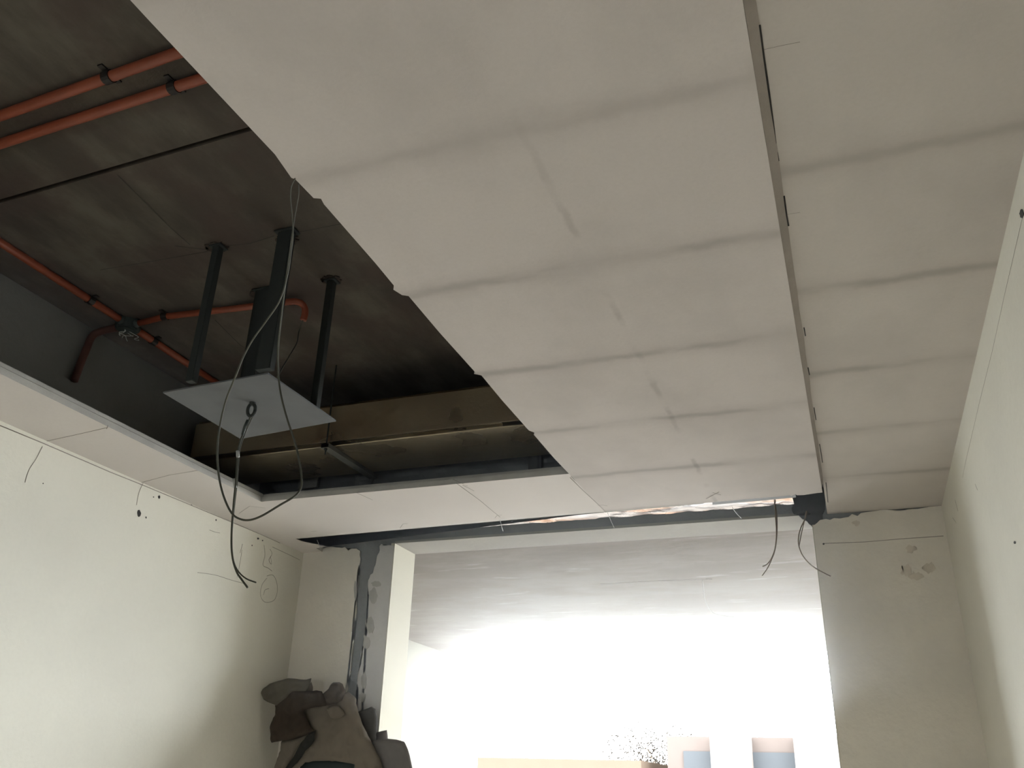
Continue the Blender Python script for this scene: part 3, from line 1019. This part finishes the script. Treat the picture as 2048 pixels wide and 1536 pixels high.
def edist(p, poly):
    best = 1e9
    n = len(poly)
    for i in range(n):
        a, b = Vector(poly[i]), Vector(poly[(i + 1) % n])
        d = b - a
        t = max(0, min(1, (Vector(p) - a).dot(d) / max(d.length_squared, 1e-9)))
        best = min(best, (Vector(p) - a - d * t).length)
    return best


def puffy(name, zpx, y, depth, mat, seed=0, crumple=.008, step=.009, parent=None, zmin=None):
    """A crumpled bag-like body: outline in the crop of the photo, swelling to both sides of plane y."""
    poly = []
    pts = [(480 + a / 5.689, 1330 + b / 5.689) for a, b in zpx]
    for a, b in pts:
        q = P(a, b, 'y', y)
        if zmin is not None and q.z < P(700, 1546, 'y', y).z:
            q.z = zmin
        if not poly or (Vector(poly[-1]) - Vector((q.x, q.z))).length > 1e-4:
            poly.append((q.x, q.z))
    poly = ragged(poly, .02, .002, seed)
    from mathutils.geometry import delaunay_2d_cdt
    vs2 = [Vector(p) for p in poly]
    nb = len(vs2)
    xs = [p[0] for p in poly]
    zs = [p[1] for p in poly]
    rnd = random.Random(seed)
    x = min(xs)
    while x < max(xs):
        z = min(zs)
        while z < max(zs):
            p = (x + rnd.uniform(-.3, .3) * step, z + rnd.uniform(-.3, .3) * step)
            if inside(p, poly) and edist(p, poly) > step * .5:
                vs2.append(Vector(p))
            z += step
        x += step
    edges = [(i, (i + 1) % nb) for i in range(nb)]
    v2, e2, f2, *_ = delaunay_2d_cdt(vs2, edges, [list(range(nb))], 1, 1e-6)
    bm = bmesh.new()
    front, back, dd = [], [], []
    for v in v2:
        d = edist((v.x, v.y), poly)
        h = depth * math.sqrt(min(1, d / (depth * 1.1)) * (2 - min(1, d / (depth * 1.1)))) if d > 0 else 0
        nv = noise.noise(Vector((v.x * 11 + seed * 7, v.y * 11, seed))) + 1.5 * abs(noise.noise(Vector((v.x * 19, v.y * 19 + seed, 2))))
        w = min(1, d / .012)
        front.append(bm.verts.new((v.x, y - h - .0005 - nv * crumple * w, v.y)))
        back.append(bm.verts.new((v.x, y + h * .7 + .0005, v.y)))
    for f in f2:
        if len(set(f)) < 3:
            continue
        try:
            bm.faces.new([front[i] for i in f])
            bm.faces.new([back[i] for i in reversed(f)])
        except ValueError:
            pass
    be = {}
    for f in f2:
        for i in range(len(f)):
            a, b = f[i], f[(i + 1) % len(f)]
            k = (min(a, b), max(a, b))
            be[k] = be.get(k, 0) + 1
    for (a, b), cnt in be.items():
        if cnt == 1:
            try:
                bm.faces.new((front[a], front[b], back[b], back[a]))
            except ValueError:
                pass
    return obj(name, bm, mat, parent, True)


# covered stack standing on the floor
bm = bmesh.new()
zt = P(650, 1521, 'y', 4.52).z
nx, nyy = 24, 10
x0, x1, y0, y1 = -2.93, P(708, 1500, 'y', 4.5).x, 4.512, 4.604
prof = []
cx, cy = (x0 + x1) / 2, (y0 + y1) / 2
rings = []
levels = [0, .15, .4, .8, 1.2, 1.45, zt - .05, zt - .015, zt]
for li, z in enumerate(levels):
    s = 1.0 if z < zt - .03 else (.97 if z < zt - .005 else .90)
    ring = []
    for k in range(48):
        t = 2 * math.pi * k / 48
        c_, s_ = math.cos(t), math.sin(t)
        m = (abs(c_) ** 5 + abs(s_) ** 5) ** (-1 / 5)
        wv = 1 + .012 * math.sin(k * 2.1 + z * 3) + .01 * math.sin(k * 5.3)
        ring.append(bm.verts.new((cx + (x1 - x0) / 2 * c_ * m * s * wv, cy + (y1 - y0) / 2 * s_ * m * s * wv, z)))
    rings.append(ring)
for a, b in zip(rings, rings[1:]):
    for k in range(48):
        bm.faces.new((a[k], a[(k + 1) % 48], b[(k + 1) % 48], b[k]))
bm.faces.new(rings[0][::-1])
bm.faces.new(rings[-1])
tag(obj('covered_stack', bm, M['teal'], None, True), 'tall flat stack under a dark teal tarpaulin below the crumpled sacks, by the far wall', 'stack')

S = [
    ('cloth_sheet', [(600, 520), (700, 420), (860, 400), (980, 400), (1110, 380), (1160, 340), (1190, 315), (1240, 308), (1300, 355), (1325, 395), (1320, 440), (1345, 530), (1400, 690), (1500, 890), (1590, 1060), (1640, 1250), (1300, 1250),
                     (1305, 1132), (1160, 1105), (1010, 1090), (870, 1092), (740, 1108), (640, 1200), (560, 1200), (600, 1050), (600, 860), (600, 750), (590, 650)], 4.30, .045, 'sack_pale',
     'large pale beige dust sheet draped down the middle of the corner pile', 'sheet'),
    ('paper_sack', [(530, 250), (640, 262), (720, 290), (765, 297), (870, 288), (932, 300), (945, 330), (985, 440), (980, 465), (860, 480), (722, 512), (762, 600), (795, 690), (850, 745), (740, 800), (600, 845), (480, 862), (360, 885), (348, 705),
                    (372, 620), (408, 560), (405, 455), (470, 380)], 4.17, .042, 'sack_dark', 'dark brown crumpled paper sack slumped at the left of the corner pile', 'sack'),
    ('paper_flap', [(240, 310), (262, 268), (340, 212), (440, 180), (550, 150), (650, 158), (760, 165), (812, 150), (800, 215), (745, 300), (715, 300), (680, 300), (600, 300), (560, 330), (530, 370), (490, 400), (418, 460), (360, 440), (272, 395), (250, 350)],
     4.10, .028, 'sack_flap', 'grey brown rounded paper flap sticking out furthest left on the pile', 'paper'),
    ('paper_ball', [(948, 322), (1010, 270), (1040, 215), (1062, 198), (1130, 195), (1168, 215), (1185, 260), (1205, 300), (1185, 340), (1160, 400), (1100, 438), (980, 462), (900, 465), (900, 380)], 4.225, .03, 'sack_mid',
     'rounded brown paper lump on top of the pale dust sheet', 'paper'),
    ('paper_scrap', [(800, 215), (812, 190), (830, 250), (828, 296), (760, 297), (745, 292)], 4.22, .012, 'sack_pale', 'small pale torn scrap behind the grey brown flap', 'paper'),
    ('cement_bag', [(480, 862), (600, 838), (740, 795), (760, 810), (600, 1060), (520, 1172), (480, 1260), (390, 1260), (395, 1172), (440, 1040), (470, 960)], 4.27, .04, 'sack_pale', 'beige bag hanging below the dark brown sack at lower left', 'bag'),
    ('cloth_strip', [(862, 742), (845, 860), (800, 925), (745, 975), (700, 1050), (655, 1110), (560, 1200), (470, 1220), (520, 1165), (600, 1060), (655, 960), (690, 890), (760, 805)], 4.19, .022, 'black_cloth', 'blackish cloth strip running diagonally down the corner pile', 'cloth'),
    ('paper_wad', [(985, 500), (1060, 455), (1130, 465), (1175, 520), (1190, 560), (1150, 600), (1080, 620), (1030, 600), (1010, 550)], 4.225, .03, 'sack_pale', 'small round pale wad tucked under the brown lump', 'paper'),
    ('board_stack', [(1342, 532), (1420, 505), (1500, 473), (1540, 500), (1560, 590), (1562, 690), (1552, 770), (1545, 1250), (1560, 1250), (1450, 1250), (1400, 700)], 4.44, .035, 'sack_grey', 'grey upright board bundle behind the right slope of the dust sheet', 'boards'),
    ('board_piece', [(1550, 768), (1610, 752), (1670, 740), (1680, 800), (1684, 860), (1684, 1250), (1550, 1250)], 4.53, .03, 'sack_grey_pale', 'small pale grey block between the board bundle and the rightmost slab', 'board'),
    ('plaster_slab', [(1640, 850), (1684, 838), (1780, 848), (1868, 872), (1885, 900), (1930, 1020), (1965, 1180), (1985, 1260), (1500, 1260), (1470, 1000), (1500, 880), (1560, 850)], 4.385, .025, 'sack_grey_pale', 'tall pale grey plaster slab standing at the right end of the corner pile', 'slab'),
]
for i, (nm, zpx, y, dep, mt, lab, cat) in enumerate(S):
    hard = 'board' in nm or 'slab' in nm
    y = 4.61 - (4.61 - y) * 0.45
    dep *= 0.5
    o = puffy(nm, zpx, y, dep, M[mt], i + 1, .002 if hard else .012, zmin=0.003 if hard else None)
    tag(o, lab, cat)

# ------------------------------------------------------------------ outside the balcony opening
bm = bmesh.new()
add_box(bm, -40, 40, YF + .15, 70, -3.2, -3.0)
struct(obj('ground', bm, M['ground']))
bm = bmesh.new()
add_box(bm, -4.6, 4.4, YF + .15, YF + 1.4, -0.15, -0.02)
struct(obj('balcony_floor', bm, M['ground']))


def zb(py, px, y):
    return P(px, py, 'y', y)


bl = empty('neighbour_building', (-2.4, 20.5, -3.0), 'pale building outside at lower right of the bright opening with dark recessed windows', 'building')
YBL = 20.0
z_top = zb(1471, 1480, YBL).z
z_lin = zb(1502, 1480, YBL).z
xs = [P(px, 1500, 'y', YBL).x for px in (1325, 1420, 1500, 1588, 1655)]
bm = bmesh.new()
add_box(bm, xs[0], xs[0] + 6.5, YBL + .5, YBL + 6, -3.0, z_top)
obj('wall', bm, M['render_peach'], bl)
for a, b in ((xs[1], xs[2]), (xs[3], xs[3] + 1.0)):
    bm = bmesh.new()
    add_box(bm, a, b, YBL, YBL + .499, -3.0, z_top, 0, .01)
    obj('pier', bm, M['render_white'], bl)
for a, b in ((xs[0] + .36, xs[1]), (xs[2], xs[3])):
    bm = bmesh.new()
    add_box(bm, a, b, YBL + .44, YBL + .499, -2.0, z_lin)
    obj('window', bm, M['far_glass'], bl)
b2 = empty('orange_house', (-6.3, 21, -3.0), 'low house outside at lower left of the bright opening with an orange fascia', 'building')
bm = bmesh.new()
p0, p1 = P(955, 1514, 'y', 20), P(1282, 1521, 'y', 20)
add_box(bm, p0.x, p1.x, 20, 24, p1.z - .30, p1.z)
obj('fascia', bm, M['render_orange'], b2)
bm = bmesh.new()
add_box(bm, p0.x + .1, p1.x - .1, 20.2, 23.9, -3.0, p1.z - .30)
obj('wall', bm, M['render_peach'], b2)
# dusty tree between the two buildings: trunk plus crown of leaves (uncountable)
tr = empty('tree', (-5.6, 28.5, -3.0), 'thin dusty tree outside between the orange house and the pale building', 'tree')
bm = bmesh.new()
add_tube(bm, [(-5.6, 28.5, -3.0), (-5.5, 28.5, -.5), (-5.6, 28.5, 2.2)], [.13, .10, .05], 10)
for s in range(6):
    a = s * 1.05
    add_tube(bm, [(-5.58, 28.5, 1.0 + s * .15), (-5.58 + math.cos(a) * 1.2, 28.5 + math.sin(a) * .6, 2.2 + s * .15)], [.04, .01], 6)
obj('trunk', bm, M['bark'], tr)
bm = bmesh.new()
rnd = random.Random(9)
for i in range(2600):
    u = Vector((rnd.gauss(0, 1), rnd.gauss(0, 1), rnd.gauss(0, 1))).normalized() * (rnd.random() ** .5)
    c0 = Vector((-6.0 + u.x * 1.7, 28.5 + u.y * .8, 2.4 + u.z * 1.3))
    a = Vector((rnd.uniform(-1, 1), rnd.uniform(-1, 1), rnd.uniform(-1, 1))).normalized() * .045
    b = a.orthogonal().normalized() * .025
    vv = [bm.verts.new(c0 + q) for q in (a, b, -a, -b)]
    bm.faces.new(vv)
lf = obj('leaves', bm, M['foliage'], tr)
lf['kind'] = 'stuff'


# ------------------------------------------------------------------ haze layers added to imitate lens glare from the bright opening
HAZE = True
if HAZE:
    m = bpy.data.materials.new('glare_haze')
    m.use_nodes = True
    nt = m.node_tree
    nt.nodes.remove(nt.nodes['Principled BSDF'])
    v = nt.nodes.new('ShaderNodeVolumeScatter')
    v.inputs['Density'].default_value = 0.030
    v.inputs['Anisotropy'].default_value = 0.90
    v.inputs['Color'].default_value = (0.97, 0.98, 1.0, 1)
    nt.links.new(v.outputs[0], nt.nodes['Material Output'].inputs['Volume'])
    bm = bmesh.new()
    add_box(bm, XL + .005, XR - .005, 2.6, YW - .003, 1.82, ZC - .004)
    add_box(bm, -4.195, 3.995, YW2 + .01, YF - .25, 2.03, ZF - .004)
    hz = obj('glare_haze', bm, m)
    tag(hz, 'thin pale haze added as lens glare under the ceilings around the bright opening', 'haze', None, 'stuff')
